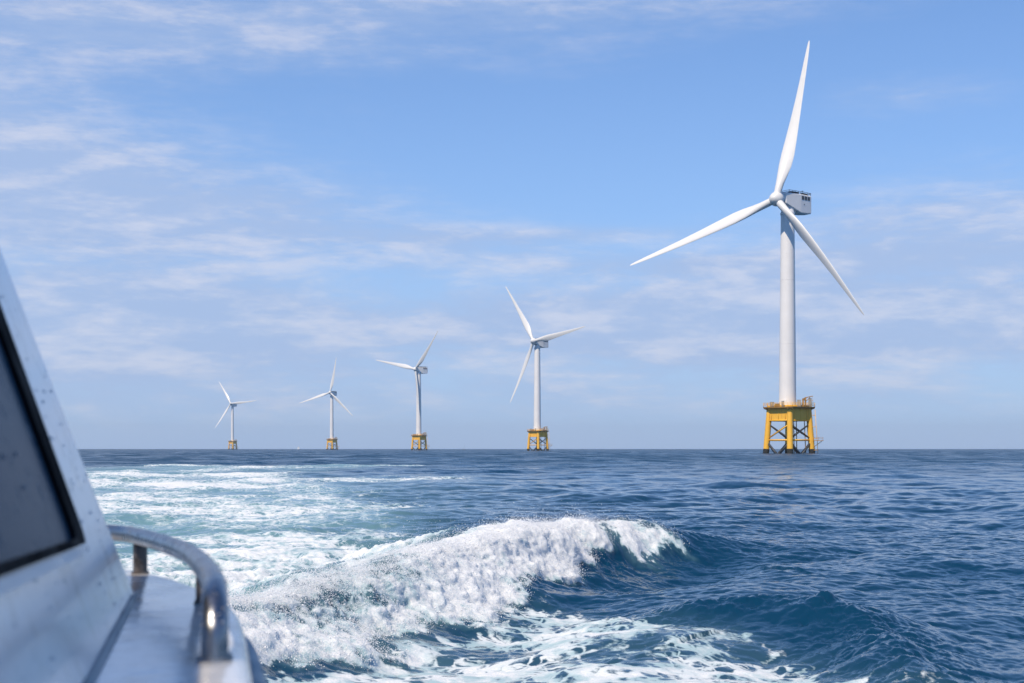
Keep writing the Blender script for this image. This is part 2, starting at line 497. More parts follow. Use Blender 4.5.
g.put(wb.inputs['Normal'], rip)
# foam
fb_ = g.n.new('ShaderNodeBsdfPrincipled')
cellf = g.noise(P, 60., 4, .7)
grain = g.step(g.noise(P, 48., 3, .8), .36, .60)
patch = g.step(g.noise(P, 1.5, 6, .62), .42, .60)
thin = g.mix(patch, (.34, .48, .52), (.58, .66, .68))
full = g.mix(grain, (.56, .63, .66), (.80, .80, .79))
thick = g.step(g.add(val, g.mul(g.add(g.noise(P, 4.0, 7, .7), -.5), 1.7), g.mul(patch, .25)), .25, 1.05)
g.put(fb_.inputs['Base Color'], g.mix(thick, thin, full))
fb_.inputs['Roughness'].default_value = .75
fb_.inputs['Specular IOR Level'].default_value = .25
fb_.inputs['Subsurface Weight'].default_value = .6
fb_.inputs['Subsurface Radius'].default_value = (1., 1., 1.)
fb_.inputs['Subsurface Scale'].default_value = .14
fh = g.add(g.mul(g.noise(P, 11., 6, .7), 1.), g.mul(cellf, .25))
g.put(fb_.inputs['Normal'], g.bump(fh, .42, .05))
mx = g.n.new('ShaderNodeMixShader')
g.put(mx.inputs[0], fm); g.l.new(wb.outputs[0], mx.inputs[1]); g.l.new(fb_.outputs[0], mx.inputs[2])
mo = g.n.new('ShaderNodeOutputMaterial'); g.l.new(mx.outputs[0], mo.inputs[0])
sea = link('sea', me, m); tag(sea, kind='structure')

# -- spray thrown up from the breaking crest
def spray_mesh():
    pr = spray*np.clip(cell, 0, .1)
    pr = pr/pr.sum()
    n = 200000
    pick = rng.choice(len(pr), n, p=pr)
    base = co[pick].astype(np.float64)
    base[:, :2] += rng.normal(0, .05, (n, 2))
    lift = rng.exponential(.035, n)*(rng.random(n) < .85)+rng.exponential(.09, n)*(rng.random(n) < .2)
    base[:, 2] += lift-.01
    base[:, 0] += lift*rng.normal(.3, .5, n); base[:, 1] += lift*rng.normal(-.2, .5, n)
    rad = np.clip(np.exp(rng.normal(math.log(.0030), .50, n)), .0014, .012)/(1+lift*2.5)
    t = (1+5**.5)/2
    iv = np.array([(1, 0, 0), (-1, 0, 0), (0, 1, 0), (0, -1, 0), (0, 0, 1), (0, 0, -1)], float)
    fc = np.array([(0, 2, 4), (2, 1, 4), (1, 3, 4), (3, 0, 4), (2, 0, 5), (1, 2, 5), (3, 1, 5), (0, 3, 5)])
    V = (base[:, None, :]+iv[None]*(rad[:, None, None]*(.7+.7*rng.random((n, 6, 1))))).reshape(-1, 3)
    Fc = (fc[None]+np.arange(n)[:, None, None]*6).reshape(-1, 3)
    me = bpy.data.meshes.new('spray')
    me.vertices.add(len(V)); me.vertices.foreach_set('co', V.ravel())
    me.loops.add(Fc.size); me.loops.foreach_set('vertex_index', Fc.ravel().astype(np.int32))
    me.polygons.add(len(Fc)); me.polygons.foreach_set('loop_start', np.arange(0, Fc.size, 3, dtype=np.int32))
    me.update(calc_edges=True)
    return me
M_spray = mat('white_spray', (.86, .88, .90), .5, var=.05)
tag(link('sea_spray', spray_mesh(), M_spray), 'white droplets and froth flung off the breaking wake wave', 'spray', kind='stuff')

# ------------------------------------------------------------------ wind turbines
HUB = 110.
def blade_mesh(Rb=71.):
    bm = bmesh.new(); rings = []
    st = [(1.6, 3.1, 1.), (4, 3.2, 1.), (7, 3.5, .86), (11, 4.6, .55), (15, 5.6, .36), (20, 5.9, .28), (27, 5.2, .24), (36, 4.2, .21), (46, 3.2, .19), (56, 2.35, .18), (63, 1.75, .17), (68, 1.2, .16), (70.2, .7, .16), (71, .18, .16)]
    for (z, c, tr) in st:
        tw = R(16)*(1-min(1, z/55))**1.5-R(1)
        circ = max(0, min(1, (tr-.3)/.7))
        off = .0 if circ > .99 else (.10*(1-circ))
        ring = []
        for k in range(20):
            a = 2*math.pi*k/20
            ex = math.cos(a)*.5; ey = math.sin(a)*.5*tr
            fx = ex+off; fy = ey*(circ+(1-circ)*(1-.75*(ex+.5)**1.6 if True else 1))
            X_ = fx*c; Y_ = fy*c
            xr = X_*math.cos(tw)-Y_*math.sin(tw); yr = X_*math.sin(tw)+Y_*math.cos(tw)
            ring.append(bm.verts.new((xr, yr+1.6*math.sin(math.pi*z/71)*.8, z)))
        rings.append(ring)
    for a, b in zip(rings, rings[1:]):
        for k in range(20): bm.faces.new((a[k], a[(k+1) % 20], b[(k+1) % 20], b[k]))
    bm.faces.new(rings[0]); bm.faces.new(rings[-1])
    bar(bm, (0, 0, 1.0), (0, 0, 2.2), 1.72, 1.72, 24)
    return bm
def lathe(bm, prof, seg=48, axis='Z'):
    rings = []
    for (r_, z_) in prof:
        ring = []
        for k in range(seg):
            a = 2*math.pi*k/seg
            p = (r_*math.cos(a), r_*math.sin(a), z_) if axis == 'Z' else (r_*math.cos(a), -z_, r_*math.sin(a))
            ring.append(bm.verts.new(p))
        rings.append(ring)
    for a, b in zip(rings, rings[1:]):
        for k in range(seg): bm.faces.new((a[k], a[(k+1) % seg], b[(k+1) % seg], b[k]))
    bm.faces.new(rings[0]); bm.faces.new(rings[-1])

JR_TOP, JR_BOT = 8.4, 9.8       # leg circle radii at z=18 and z=0
ANG = [R(a) for a in (-90+2.5, 0+2.5, 90+2.5, 180+2.5)]
def legp(k, z):
    rr_ = JR_BOT+(JR_TOP-JR_BOT)*z/18.
    return Vector((rr_*math.cos(ANG[k]), rr_*math.sin(ANG[k]), z))

def make_turbine():
    root = bpy.data.objects.new('wind_turbine', None); col.objects.link(root)
    # foundation
    bm = bmesh.new()                       # transition piece: a box frame between the legs, chamfered
    zt, zb = 18.9, 13.3
    for z0, z1, s in ((zb, zt, 1.0),):
        top = [legp(k, z1)*1.10 for k in range(4)]; bot = [legp(k, z0)*1.07 for k in range(4)]
        vt = [bm.verts.new(v) for v in top]; vb = [bm.verts.new(v) for v in bot]
        bm.faces.new(vt); bm.faces.new(vb)
        for k in range(4): bm.faces.new((vt[k], vt[(k+1) % 4], vb[(k+1) % 4], vb[k]))
    jf = obj('jacket_foundation', bm, M_yel, root, smooth=False); jf.location.x = .6
    bm = bmesh.new()                       # stiffening ribs and seams on the box faces
    for k in range(4):
        for u in (.2, .5, .8):
            a = legp(k, zt-.1).lerp(legp((k+1) % 4, zt-.1), u); b = legp(k, zb+.1).lerp(legp((k+1) % 4, zb+.1), u)
            bar(bm, a*1.10, b*1.07, .12, seg=6)
        bar(bm, legp(k, zb)*1.07, legp((k+1) % 4, zb)*1.07, .28, seg=8)
        bar(bm, legp(k, zt-.5)*1.10, legp((k+1) % 4, zt-.5)*1.10, .22, seg=8)
    obj('stiffener_frame', bm, M_yel, jf)
    for k in range(4):
        bm = bmesh.new(); bar(bm, legp(k, 2.0), legp(k, 19.4), 1.32, 1.22, 28); obj('leg', bm, M_yel, jf, auto=.6)
        bm = bmesh.new(); bar(bm, legp(k, -6), legp(k, 2.01), 1.36, 1.335, 28); obj('splash_zone_sleeve', bm, M_fouled, jf, auto=.6)
    for k in range(4):
        k2 = (k+1) % 4
        sunlit = k in (3,)  # sunlit side gets a yellow diagonal; elsewhere its shade is painted as dark steel
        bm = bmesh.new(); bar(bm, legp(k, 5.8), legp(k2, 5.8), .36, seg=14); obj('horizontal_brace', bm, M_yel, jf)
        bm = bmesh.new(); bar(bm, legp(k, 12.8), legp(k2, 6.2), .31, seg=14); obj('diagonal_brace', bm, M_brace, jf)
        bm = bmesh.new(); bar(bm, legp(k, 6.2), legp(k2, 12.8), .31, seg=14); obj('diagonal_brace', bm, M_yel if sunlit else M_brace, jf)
        for s_ in (0, 1):
            a, b = (k, k2) if s_ == 0 else (k2, k)
            bm = bmesh.new(); m_ = legp(a, -1.5).lerp(legp(b, -1.5), .5); bar(bm, legp(a, 5.0), m_+(legp(b, -1.5)-m_)*.12, .5, seg=14); obj('lower_brace', bm, M_brace, jf)
    # J-tubes, ladders and boat landing
    bm = bmesh.new()
    for (dx_, dy_) in ((2.2, -2.6), (3.4, -1.7), (7.2, -2.0)):
        bar(bm, (dx_, dy_, -3), (dx_*.9, dy_*.9, 14), .20, seg=10)
    obj('cable_tube', bm, M_grate, jf)
    bm = bmesh.new()
    e = legp(1, 0)
    for q in (-.45, .45):
        bar(bm, (e.x+2.6, e.y-1.+q, -2), (e.x+1.2, e.y-1.+q, 19.), .10, seg=8)
    for k in range(34):
        z = -1+k*.6; t = (z+2)/21; xx = e.x+2.6-1.4*t
        bar(bm, (xx, e.y-1.45, z), (xx, e.y-.55, z), .05, seg=6)
    for z in (1.5, 6.5, 11.5, 16.5):
        bar(bm, (legp(1, z).x, e.y-1., z), (e.x+2.6-1.4*(z+2)/21, e.y-1., z), .10, seg=6)
    obj('ladder', bm, M_yel, jf)
    bm = bmesh.new()                       # small landing stage half way up the right leg
    box(bm, (e.x+2.6, e.y-1.4, 5.6), (4.2, 2.6, .25))
    for sx in (-1.9, 0, 1.9):
        for sy in (-1.2, 1.2): bar(bm, (e.x+2.6+sx, e.y-1.4+sy, 5.7), (e.x+2.6+sx, e.y-1.4+sy, 7.0), .06, seg=6)
    for z in (6.4, 7.0):
        for sy in (-1.2, 1.2): bar(bm, (e.x+.7, e.y-1.4+sy, z), (e.x+4.5, e.y-1.4+sy, z), .05, seg=6)
        bar(bm, (e.x+4.5, e.y-2.6, z), (e.x+4.5, e.y-.2, z), .05, seg=6)
    bar(bm, (e.x+4.2, e.y-1.4, 5.5), (e.x+.4, e.y-1.0, 2.6), .12, seg=6)
    obj('landing_stage', bm, M_grate, jf, smooth=False)
    # work platform
    bm = bmesh.new()
    hw = 11.1; oc = [(hw*math.cos(ANG[(k//2-1) % 4]+R(-5 if k % 2 == 0 else 5)), hw*math.sin(ANG[(k//2-1) % 4]+R(-5 if k % 2 == 0 else 5))) for k in range(8)]
    vt = [bm.verts.new((a, b, 20.15)) for a, b in oc]; vb = [bm.verts.new((a*.985, b*.985, 19.6)) for a, b in oc]
    bm.faces.new(vt); bm.faces.new(vb[::-1])
    for k in range(8): bm.faces.new((vt[k], vt[(k+1) % 8], vb[(k+1) % 8], vb[k]))
    for k in range(8):
        bar(bm, (0, 0, 19.3), (oc[k][0]*.97, oc[k][1]*.97, 19.42), .22, seg=6)
        a, b = oc[k]
        bar(bm, (a*.93, b*.93, 19.5), (a*.72, b*.72, 17.6), .14, seg=6)
    pf = obj('work_platform', bm, M_grate, root, smooth=False); pf.location.x = .6
    bm = bmesh.new()
    for k in range(8):
        a = Vector((*oc[k], 0)); b = Vector((*oc[(k+1) % 8], 0))
        for z in (20.75, 21.3, 21.85): bar(bm, a*.985+Vector((0, 0, z)), b*.985+Vector((0, 0, z)), .055, seg=6)
        nq = max(1, round((b-a).length/2.2))
        for q in range(nq):
            p = a.lerp(b, q/nq)*.985; bar(bm, p+Vector((0, 0, 20)), p+Vector((0, 0, 21.9)), .07, seg=6)
    obj('railing', bm, M_yel, pf)
    bm = bmesh.new()                       # davit crane
    bar(bm, (6.9, -3.4, 20.1), (6.9, -3.4, 24.2), .35, .28, 12)
    bar(bm, (6.9, -3.4, 24.0), (10.0, -5., 24.6), .22, .14, 8)
    bar(bm, (6.9, -3.4, 22.2), (8.9, -4.4, 24.2), .12, seg=8)
    box(bm, (6.7, -3.2, 23.4), (1.2, 1.2, 1.1)); bar(bm, (9.9, -5., 24.5), (9.9, -5., 22.8), .04, seg=6)
    box(bm, (9.9, -5., 22.6), (.3, .3, .5))
    obj('davit_crane', bm, M_grate, pf, smooth=False)
    for (cx, cy, sx, sy, sz, mm) in ((-7.2, -3., 1.7, 1.5, 2.0, M_equip), (-4.9, -5.2, 2.2, 1.2, 1.3, M_grate), (-2.6, -7.4, 1.2, 1.0, 2.3, M_equip), (4.2, -5.4, 1.6, 1.2, 2.8, M_equip), (8.9, .6, 1.4, 2.2, 3.6, M_equip), (5.9, -4.2, .8, .8, 3.4, M_grate)):
        bm = bmesh.new(); box(bm, (cx, cy, 20.15+sz/2), (sx, sy, sz), bev=.06)
        box(bm, (cx, cy-sy/2-.02, 20.15+sz*.5), (sx*.7, .06, sz*.7)); box(bm, (cx, cy, 20.2+sz), (sx*1.1, sy*1.1, .1))
        obj('equipment_cabinet', bm, mm, pf, smooth=False)
    # tower
    bm = bmesh.new()
    zt_ = HUB-6.0
    prof = [(3.75, 18.95), (3.85, 20.2), (3.85, 20.5), (3.68, 20.55)]
    for q in range(1, 9): prof.append((3.68-(3.68-2.92)*q/8, 20.55+(zt_-21.5)*q/8))
    prof += [(3.15, zt_-.8), (3.15, zt_)]
    lathe(bm, prof, 64); tw = obj('tower', bm, M_tower, root, auto=.5)
    for z in (47.5, 75.):
        bm = bmesh.new()
        rr_ = 3.68-(3.68-2.92)*(z-20.55)/(zt_-21.5); lathe(bm, [(rr_, z), (rr_+.035, z+.02), (rr_+.035, z+.16), (rr_, z+.18)], 64)
        obj('flange_ring', bm, M_tower, tw)
    bm = bmesh.new(); box(bm, (-1.0, -3.58, 22.1), (1.15, .35, 2.5), bev=.08); obj('door', bm, M_nac, tw, smooth=False)
    # nacelle, local frame: -Y towards the rotor, origin at hub height on the tower axis
    nac = bpy.data.objects.new('nacelle', None); col.objects.link(nac); nac.parent = root; nac.location = (0, 0, HUB)
    bm = bmesh.new()
    rings = []
    for yy, w_, zb_, zt2 in ((-4.5, 2.5, -2.2, 2.1), (-4.1, 2.9, -2.6, 2.35), (1.0, 3.0, -4.3, 2.4), (5.6, 3.05, -5.9, 2.4), (9.8, 2.65, -5.8, 2.35), (13.2, 2.3, -5.5, 2.3), (13.7, 1.9, -5.0, 1.9)):
        c_ = .35
        rings.append([bm.verts.new(v) for v in ((-w_+c_, yy, zt2), (w_-c_, yy, zt2), (w_, yy, zt2-c_), (w_, yy, zb_+c_), (w_-c_, yy, zb_), (-w_+c_, yy, zb_), (-w_, yy, zb_+c_), (-w_, yy, zt2-c_))])
    for a, b in zip(rings, rings[1:]):
        for k in range(8): bm.faces.new((a[k], a[(k+1) % 8], b[(k+1) % 8], b[k]))
    bm.faces.new(rings[0]); bm.faces.new(rings[-1])
    obj('housing', bm, M_nac, nac, smooth=False)
    bm = bmesh.new()
    lathe(bm, [(1.5, 8.2), (2.1, 8.0), (2.3, 7.2), (2.3, 5.0), (2.5, 4.7), (2.5, 3.8)], 40, 'Y')
    obj('generator_drum', bm, M_nac, nac, auto=.5)
    bm = bmesh.new(); bar(bm, (0, 0, -6.05), (0, .6, -1.5), 3.05, 1.9, 40)
    box(bm, (0, 1.6, -4.6), (3.6, 4.2, 2.4), bev=.4); obj('yaw_bed', bm, M_nac, nac, auto=.5)
    bm = bmesh.new()                       # hoist deck rails and cooler on the roof
    for z in (2.95, 3.5):
        for sx in (-1, 1): bar(bm, (sx*2.8, -2., z), (sx*2.75, 5.6, z), .09, seg=6); bar(bm, (sx*2.75, 5.6, z), (sx*2.0, 13.2, z), .09, seg=6)
        bar(bm, (-2.8, -2., z), (2.8, -2., z), .09, seg=6); bar(bm, (-2., 13.2, z), (2., 13.2, z), .09, seg=6)
    for yy in (-2., 0., 2., 4., 5.6, 8., 10.6, 13.2):
        for sx in (-1, 1): w_ = 2.8-max(0, yy-5.6)*.105; bar(bm, (sx*w_, yy, 2.2), (sx*w_, yy, 3.55), .10, seg=6)
    obj('roof_railing', bm, M_dark, nac)
    bm = bmesh.new()
    box(bm, (0, 2.6, 2.8), (4.6, 4.6, .9), bev=.05); box(bm, (.2, 9.2, 2.7), (3.6, 3.6, .75), bev=.05)
    for q in range(7): box(bm, (-2.1+q*.7, .24, 2.8), (.12, .1, .7))
    obj('roof_cooler', bm, M_dark, nac, smooth=False)
    bm = bmesh.new(); bar(bm, (-.8, 10.8, 2.2), (-.8, 10.8, 5.0), .08, seg=6); bar(bm, (-1.5, 10.8, 4.6), (-.1, 10.8, 4.6), .06, seg=6)
    obj('wind_mast', bm, M_dark, nac)
    bm = bmesh.new()
    ra = Matrix.Rotation(math.atan2(.75, 7.6), 3, 'Z')
    for q in range(3): box(bm, (3.07-(1.3+q*2.2)*.0985, 6.9+q*2.2, .85), (.16, 1.7, 1.6), ra, bev=.05)
    obj('side_louvre', bm, M_dark, nac, smooth=False)
    bm = bmesh.new(); box(bm, (2.84, 7.9, -1.9), (.16, .5, .45), bev=.04); obj('hatch', bm, M_dark, nac, smooth=False)
    # rotor
    bm = bmesh.new()
    lathe(bm, [(.02, 3.4), (.9, 3.2), (1.7, 2.7), (2.4, 1.8), (3.0, .8), (3.1, -.6), (2.8, -2.0), (2.1, -2.5)], 40, 'Y')
    hub = obj('rotor_hub', bm, M_blade, root)
    bl = obj('blade', blade_mesh(), M_blade, hub, auto=.9)
    return root, nac, hub

TD = [  # x, y, yaw, tilt, rotor angle, overhang, blade length, (angle, cone) per blade, hub drop, label
 (119.2, 615.1, 41.37, .23, 11.44, 9.54, 71.33, [(-5.1, -11.4), (7.5, 7.9), (-2.4, 14.2)], -1.2, 'nearest and tallest white wind turbine, standing on yellow legs in the sea'),
 (25.5, 1434.2, 40.92, 2.95, -35.07, 6.0, 68.67, [(2.3, 2.8), (-4.0, 2.2), (1.6, -2.2)], 0, 'second nearest wind turbine, one blade up to the left and one out right'),
 (-126.6, 1930.3, 45.67, -1.36, 48.95, 6.11, 78., [(2.0, 7.7), (5.3, 1.4), (-7.3, 5.2)], 0, 'middle wind turbine of the row with its lower blade hanging in front of the tower'),
 (-348.5, 2750.1, 20.35, 3.45, 11.90, 7.51, 68.88, [(-1.1, 2.4), (.1, 1.0), (.9, 1.7)], 0, 'distant wind turbine, second from the left, with one blade pointing almost straight up'),
 (-677.7, 3448.4, 21.25, 8.61, -34.17, 8.0, 70.86, [(-2.4, -3.4), (-1.6, -1.2), (4.1, 4.7)], 0, 'farthest and smallest wind turbine at the left end of the row'),
]
def copy_tree(o, parent=None):
    c = o.copy(); col.objects.link(c)
    if parent: c.parent = parent
    for ch in o.children: copy_tree(ch, c)
    return c
proto, pn, ph = make_turbine()
bl0 = ph.children[0]
for _ in range(2):
    b = bl0.copy(); col.objects.link(b); b.parent = ph
turbs = [proto]+[copy_tree(proto) for _ in TD[1:]]
for o, (X_, Y_, phi, tau, t0, oh, Lb, bls, dz, lab) in zip(turbs, TD):
    o.location = (X_, Y_, 0)
    va = -math.atan2(X_, Y_); o.rotation_euler = (0, 0, va)      # each jacket stands turned a little differently
    tag(o, lab, 'wind turbine', 'offshore wind turbines standing in a receding row')
    for ch in o.children:
        if ch.name.startswith('nacelle'): ch.rotation_euler = (0, 0, R(-phi-13)-va); ch.scale = (1, .93, 1)
        if ch.name.startswith('rotor_hub'):
            p, q = R(phi), R(tau)
            n = Vector((-math.sin(p)*math.cos(q), -math.cos(p)*math.cos(q), math.sin(q)))
            ch.location = Vector((0, 0, HUB+dz))+Matrix.Rotation(-va, 3, 'Z') @ (n*oh)
            ch.rotation_euler = (-q, 0, -p-va)
            for k, (b, (da, cn)) in enumerate(zip(ch.children, bls)):
                b.rotation_euler = (Matrix.Rotation(R(t0+120*k+da), 3, 'Y') @ Matrix.Rotation(R(cn), 3, 'X') @ Matrix.Rotation(R(((4, 26, 14) if dz else (4, 8, 6))[k]), 3, 'Z')).to_euler()
                b.scale = (1, 1, Lb/71.)

def sail_boat(px, py, L, mast, sail, label):
    root = bpy.data.objects.new('sailing_boat', None); col.objects.link(root); root.location = (px, py, 0)
    bm = bmesh.new(); n = 9; rings = []
    for i in range(n):
        t = i/(n-1); w = .16*L*math.sin(math.pi*(.12+.88*t))**.7+.05
        xx = L*(.5-t)
        rings.append([bm.verts.new(v) for v in ((xx, -w, 1.1), (xx*.94, -w*.6, -.3), (xx*.94, w*.6, -.3), (xx, w, 1.1))])
    for a, b in zip(rings, rings[1:]):
        for k in range(4): bm.faces.new((a[k], a[(k+1) % 4], b[(k+1) % 4], b[k]))
    bm.faces.new(rings[0]); bm.faces.new(rings[-1]); obj('hull', bm, M_tower if sail else M_dark, root, smooth=False)
    bm = bmesh.new(); box(bm, (-.5, 0, 1.4), (L*.4, L*.16, .9), bev=.1); obj('cabin_top', bm, M_tower, root, smooth=False)
    bm = bmesh.new(); bar(bm, (.6, 0, 1), (.6, 0, mast), .22 if not sail else .14, .12, 8); bar(bm, (.5, 0, 2.2), (-L*.38, 0, 2.3), .1, seg=6); obj('mast', bm, M_dark if not sail else M_equip, root)
    if sail:
        for pts_ in (((.4, 0, 2.5), (-L*.36, .5, 2.6), (.4, .05, mast-.3)), ((.9, 0, mast*.85), (.9, .3, 2.4), (L*.47, 0, 1.5))):
            bm = bmesh.new(); a, b, c = [Vector(v) for v in pts_]; off = Vector((0, .05, 0))
            f1_ = [bm.verts.new(v) for v in (a, b, (b+c)/2+Vector((0, .35, 0)), c, (a+c)/2+Vector((0, .2, 0)))]
            f2_ = [bm.verts.new(v.co+off) for v in f1_]
            bm.faces.new(f1_); bm.faces.new(f2_[::-1])
            for k in range(5): bm.faces.new((f1_[k], f1_[(k+1) % 5], f2_[(k+1) % 5], f2_[k]))
            obj('sail', bm, M_tower, root, smooth=False)
    tag(root, label, 'sailing boat')
sail_boat(-676., 4500., 9., 10.5, True, 'tiny white sail on the horizon between the two leftmost turbines')
sail_boat(-155., 4600., 12., 17., False, 'faint dark mast and low hull on the horizon, right of the middle turbine')

# ------------------------------------------------------------------ the boat we stand on
S = 1.2
def B(x_, y_, z_): return Vector((x_*S, y_*S, CAM_H+z_*S))
DZ = -.24
boat = bpy.data.objects.new('motor_boat', None); col.objects.link(boat); boat.location = (-1.9, -.5, 0)
tag(boat, 'white motor boat whose cabin side, deck edge and steel rail fill the lower left corner', 'boat')
def bp(o):
    o.parent = boat; o.matrix_parent_inverse = Matrix.Translation(-Vector(boat.location)); return o

def boat_paint(name, base, wet):
    m = bpy.data.materials.new(name); m.use_nodes = True
    q = G(m.node_tree); p = q.n['Principled BSDF']
    o = q.n.new('ShaderNodeTexCoord').outputs['Object']
    n1_ = q.noise(o, 9., 5, .6); n2_ = q.noise(o, 55., 4, .6); n3_ = q.noise(o, 3., 4, .6)
    dirt = q.step(q.add(n1_, q.mul(n2_, .35)), .68-.06*wet, .82, 0., .5+.1*wet)
    c = q.mix(dirt, base, (base[0]*.42, base[1]*.40, base[2]*.36))
    q.put(p.inputs['Base Color'], c)
    pud = q.step(n3_, .45, .58)
    q.put(p.inputs['Roughness'], q.step(pud, 0, 1, .38, .38-wet*.4, False))
    p.inputs['Coat Weight'].default_value = .9; p.inputs['Coat Roughness'].default_value = .12
    q.put(p.inputs['Normal'], q.bump(q.add(n2_, n1_), .12+.2*wet, .01)); q.put(p.inputs['Coat Normal'], q.bump(q.noise(o, 20., 3, .5), .35*wet, .01))
    return m
M_cab = boat_paint('white_cabin_gelcoat', (.80, .81, .81), .05)
M_deck = boat_paint('wet_white_deck', (.88, .87, .85), .6)
M_hull = mat('white_hull', (.66, .68, .69), .3, var=.1)
M_rub = mat('grey_rub_rail', (.42, .46, .46), .5, var=.2)
M_seal = mat('black_rubber_seal', (.006, .006, .007), .8, spec=.08)
M_steel = mat('stainless_steel', (.36, .37, .39), .3, metal=1., var=.3, vscale=14., bump=.06, bscale=60)
M_rust = mat('stained_steel_post', (.20, .17, .15), .38, metal=.8, var=.6, vscale=30.)
mg = bpy.data.materials.new('salted_window_glass'); mg.use_nodes = True
q = G(mg.node_tree); p = q.n['Principled BSDF']; o_ = q.n.new('ShaderNodeTexCoord').outputs['Object']
sp = q.step(q.noise(o_, 26., 4, .6), .55, .75)
q.put(p.inputs['Base Color'], q.mix(sp, (.036, .075, .115), (.085, .13, .17)))
q.put(p.inputs['Roughness'], q.step(sp, 0, 1, .22, .45, False)); p.inputs['IOR'].default_value = 1.13
p.inputs['Specular IOR Level'].default_value = .07

rightE = [(-.90, 2.93), (-.755, 2.84), (-.69, 2.76), (-.58, 2.56), (-.47, 2.32), (-.405, 2.12), (-.345, 1.86), (-.262, 1.46), (-.165, 1.0), (-.05, .5), (.05, 0.), (.11, -1.), (.05, -2.4), (-.45, -4.0), (-1.6, -5.6)]
leftE = [(-2.75, -4.0), (-3.25, -2.4), (-3.31, -1.), (-3.25, 0), (-3.1, 1.), (-2.95, 2.0), (-2.8, 2.6), (-2.5, 2.93)]
outline = [tuple(v) [:2] for v in catmull([(a, b, 0) for a, b in rightE], 5)]+[tuple(v)[:2] for v in catmull([(a, b, 0) for a, b in leftE], 4)]
cx_, cy_ = -1.6, -.6
bm = bmesh.new()
levels = [(DZ-.035, 1.), (DZ-.07, 1.006), (DZ-.40, .975), (DZ-.95, .93), (-1.75, .84), (-2.1, .6)]
rings = [[bm.verts.new(B(cx_+(a-cx_)*s, cy_+(b-cy_)*(s*.3+.7 if z > -1.9 else .85), z)) for a, b in outline] for z, s in levels]
for a, b in zip(rings, rings[1:]):
    for k in range(len(outline)): bm.faces.new((a[k], a[(k+1) % len(outline)], b[(k+1) % len(outline)], b[k]))
bm.faces.new(rings[-1])
bp(obj('hull', bm, M_hull, None))
bm = bmesh.new()                         # deck slab with a rounded edge
lv = [(DZ, -.022), (DZ-.003, -.010), (DZ-.012, -.003), (DZ-.034, 0.)]
def inset(pts, dd):
    out = []; n = len(pts)
    for i in range(n):
        a = Vector(pts[i-1]); b = Vector(pts[(i+1) % n]); t = (b-a).normalized(); nn = Vector((-t.y, t.x))
        p = Vector(pts[i]); c = Vector((cx_, cy_))
        if nn.dot(c-p) < 0: nn = -nn
        out.append(p-nn*dd)
    return out
rings = [[bm.verts.new(B(a, b, z)) for a, b in inset(outline, dd)] for z, dd in lv]
for a, b in zip(rings, rings[1:]):
    for k in range(len(outline)): bm.faces.new((a[k], a[(k+1) % len(outline)], b[(k+1) % len(outline)], b[k]))
bm.faces.new(rings[0])
bp(obj('deck', bm, M_deck, None, auto=1.0))
bm = bmesh.new()
ro = inset(outline, .008)
tube(bm, [B(a, b, DZ-.062) for a, b in ro]+[B(*ro[0], DZ-.062)], .014*S, 10)
bp(obj('rub_rail', bm, M_rub, None))

# cabin: leaning side wall, line of the base and slope of the wall
P0 = Vector((-.61, 2.3, DZ)); ud = Vector((.177, -.84, 0)).normalized(); ue = Vector((-.218, 0, .563)).normalized()
nw = -ud.cross(ue)
if nw.x < 0: nw = -nw
def Wp(s_, t_, off=0.): v = P0+ud*s_+ue*t_+nw*off; return B(*v)
bm = bmesh.new()
base_r = [P0, P0+ud*1.2, P0+ud*2.4, Vector((-.08, -2.2, DZ))]
def up(v, k, left=False):
    hgt = k
    return Vector((v.x+(.387 if left else -.387)*hgt, v.y, DZ+hgt))
base_l = [Vector((-3.05, -2.2, DZ)), Vector((-2.95, 0, DZ)), Vector((-2.75, 1.3, DZ)), Vector((-2.6, 2.3, DZ))]
front_pt = [Vector((-.9, -3.0, DZ)), Vector((-2.3, -3.0, DZ))]
plan = [(v, False) for v in base_r]+[(front_pt[0], False), (front_pt[1], True)]+[(v, True) for v in base_l]
rings = [[bm.verts.new(B(*up(v, k, l))) for v, l in plan] for k in (-.01, .35, .60)]
cc = Vector((-1.7, 0, 0))
roof = []
for v, l in plan:
    u_ = up(v, .63, l); roof.append(bm.verts.new(B(u_.x+(cc.x-u_.x)*.03, u_.y*.985, DZ+.635)))
rings.append(roof)
for a, b in zip(rings, rings[1:]):
    for k in range(len(plan)): bm.faces.new((a[k], a[(k+1) % len(plan)], b[(k+1) % len(plan)], b[k]))
bm.faces.new(rings[-1]); bm.faces.new(rings[0])
bm.edges.ensure_lookup_table()
sharp = [e for e in bm.edges if len(e.link_faces) == 2 and e.calc_face_angle(0) > .5 and min(v.co.z for v in e.verts) > CAM_H+DZ*S-.001 or (len(e.link_faces) == 2 and e.calc_face_angle(0) > .9 and abs(e.verts[0].co.z-e.verts[1].co.z) > .1)]
bmesh.ops.bevel(bm, geom=sharp, offset=.03, segments=4, affect='EDGES', profile=.5)
cab = bp(obj('cabin', bm, M_cab, None, auto=.5))
def sub(o, par):
    o.parent = par; o.matrix_parent_inverse = par.matrix_parent_inverse.copy() if False else Matrix.Identity(4)
    return o
def subp(o, par):      # child of a part; all meshes are in world coordinates, so undo nothing but the root offset once
    o.parent = par; o.matrix_parent_inverse = Matrix.Identity(4); return o
outer = [(.481, .124), (.402, .53), (1.95, .55), (1.95, .166)]
inner = [(.570, .136), (.505, .495), (1.85, .51), (1.85, .175)]
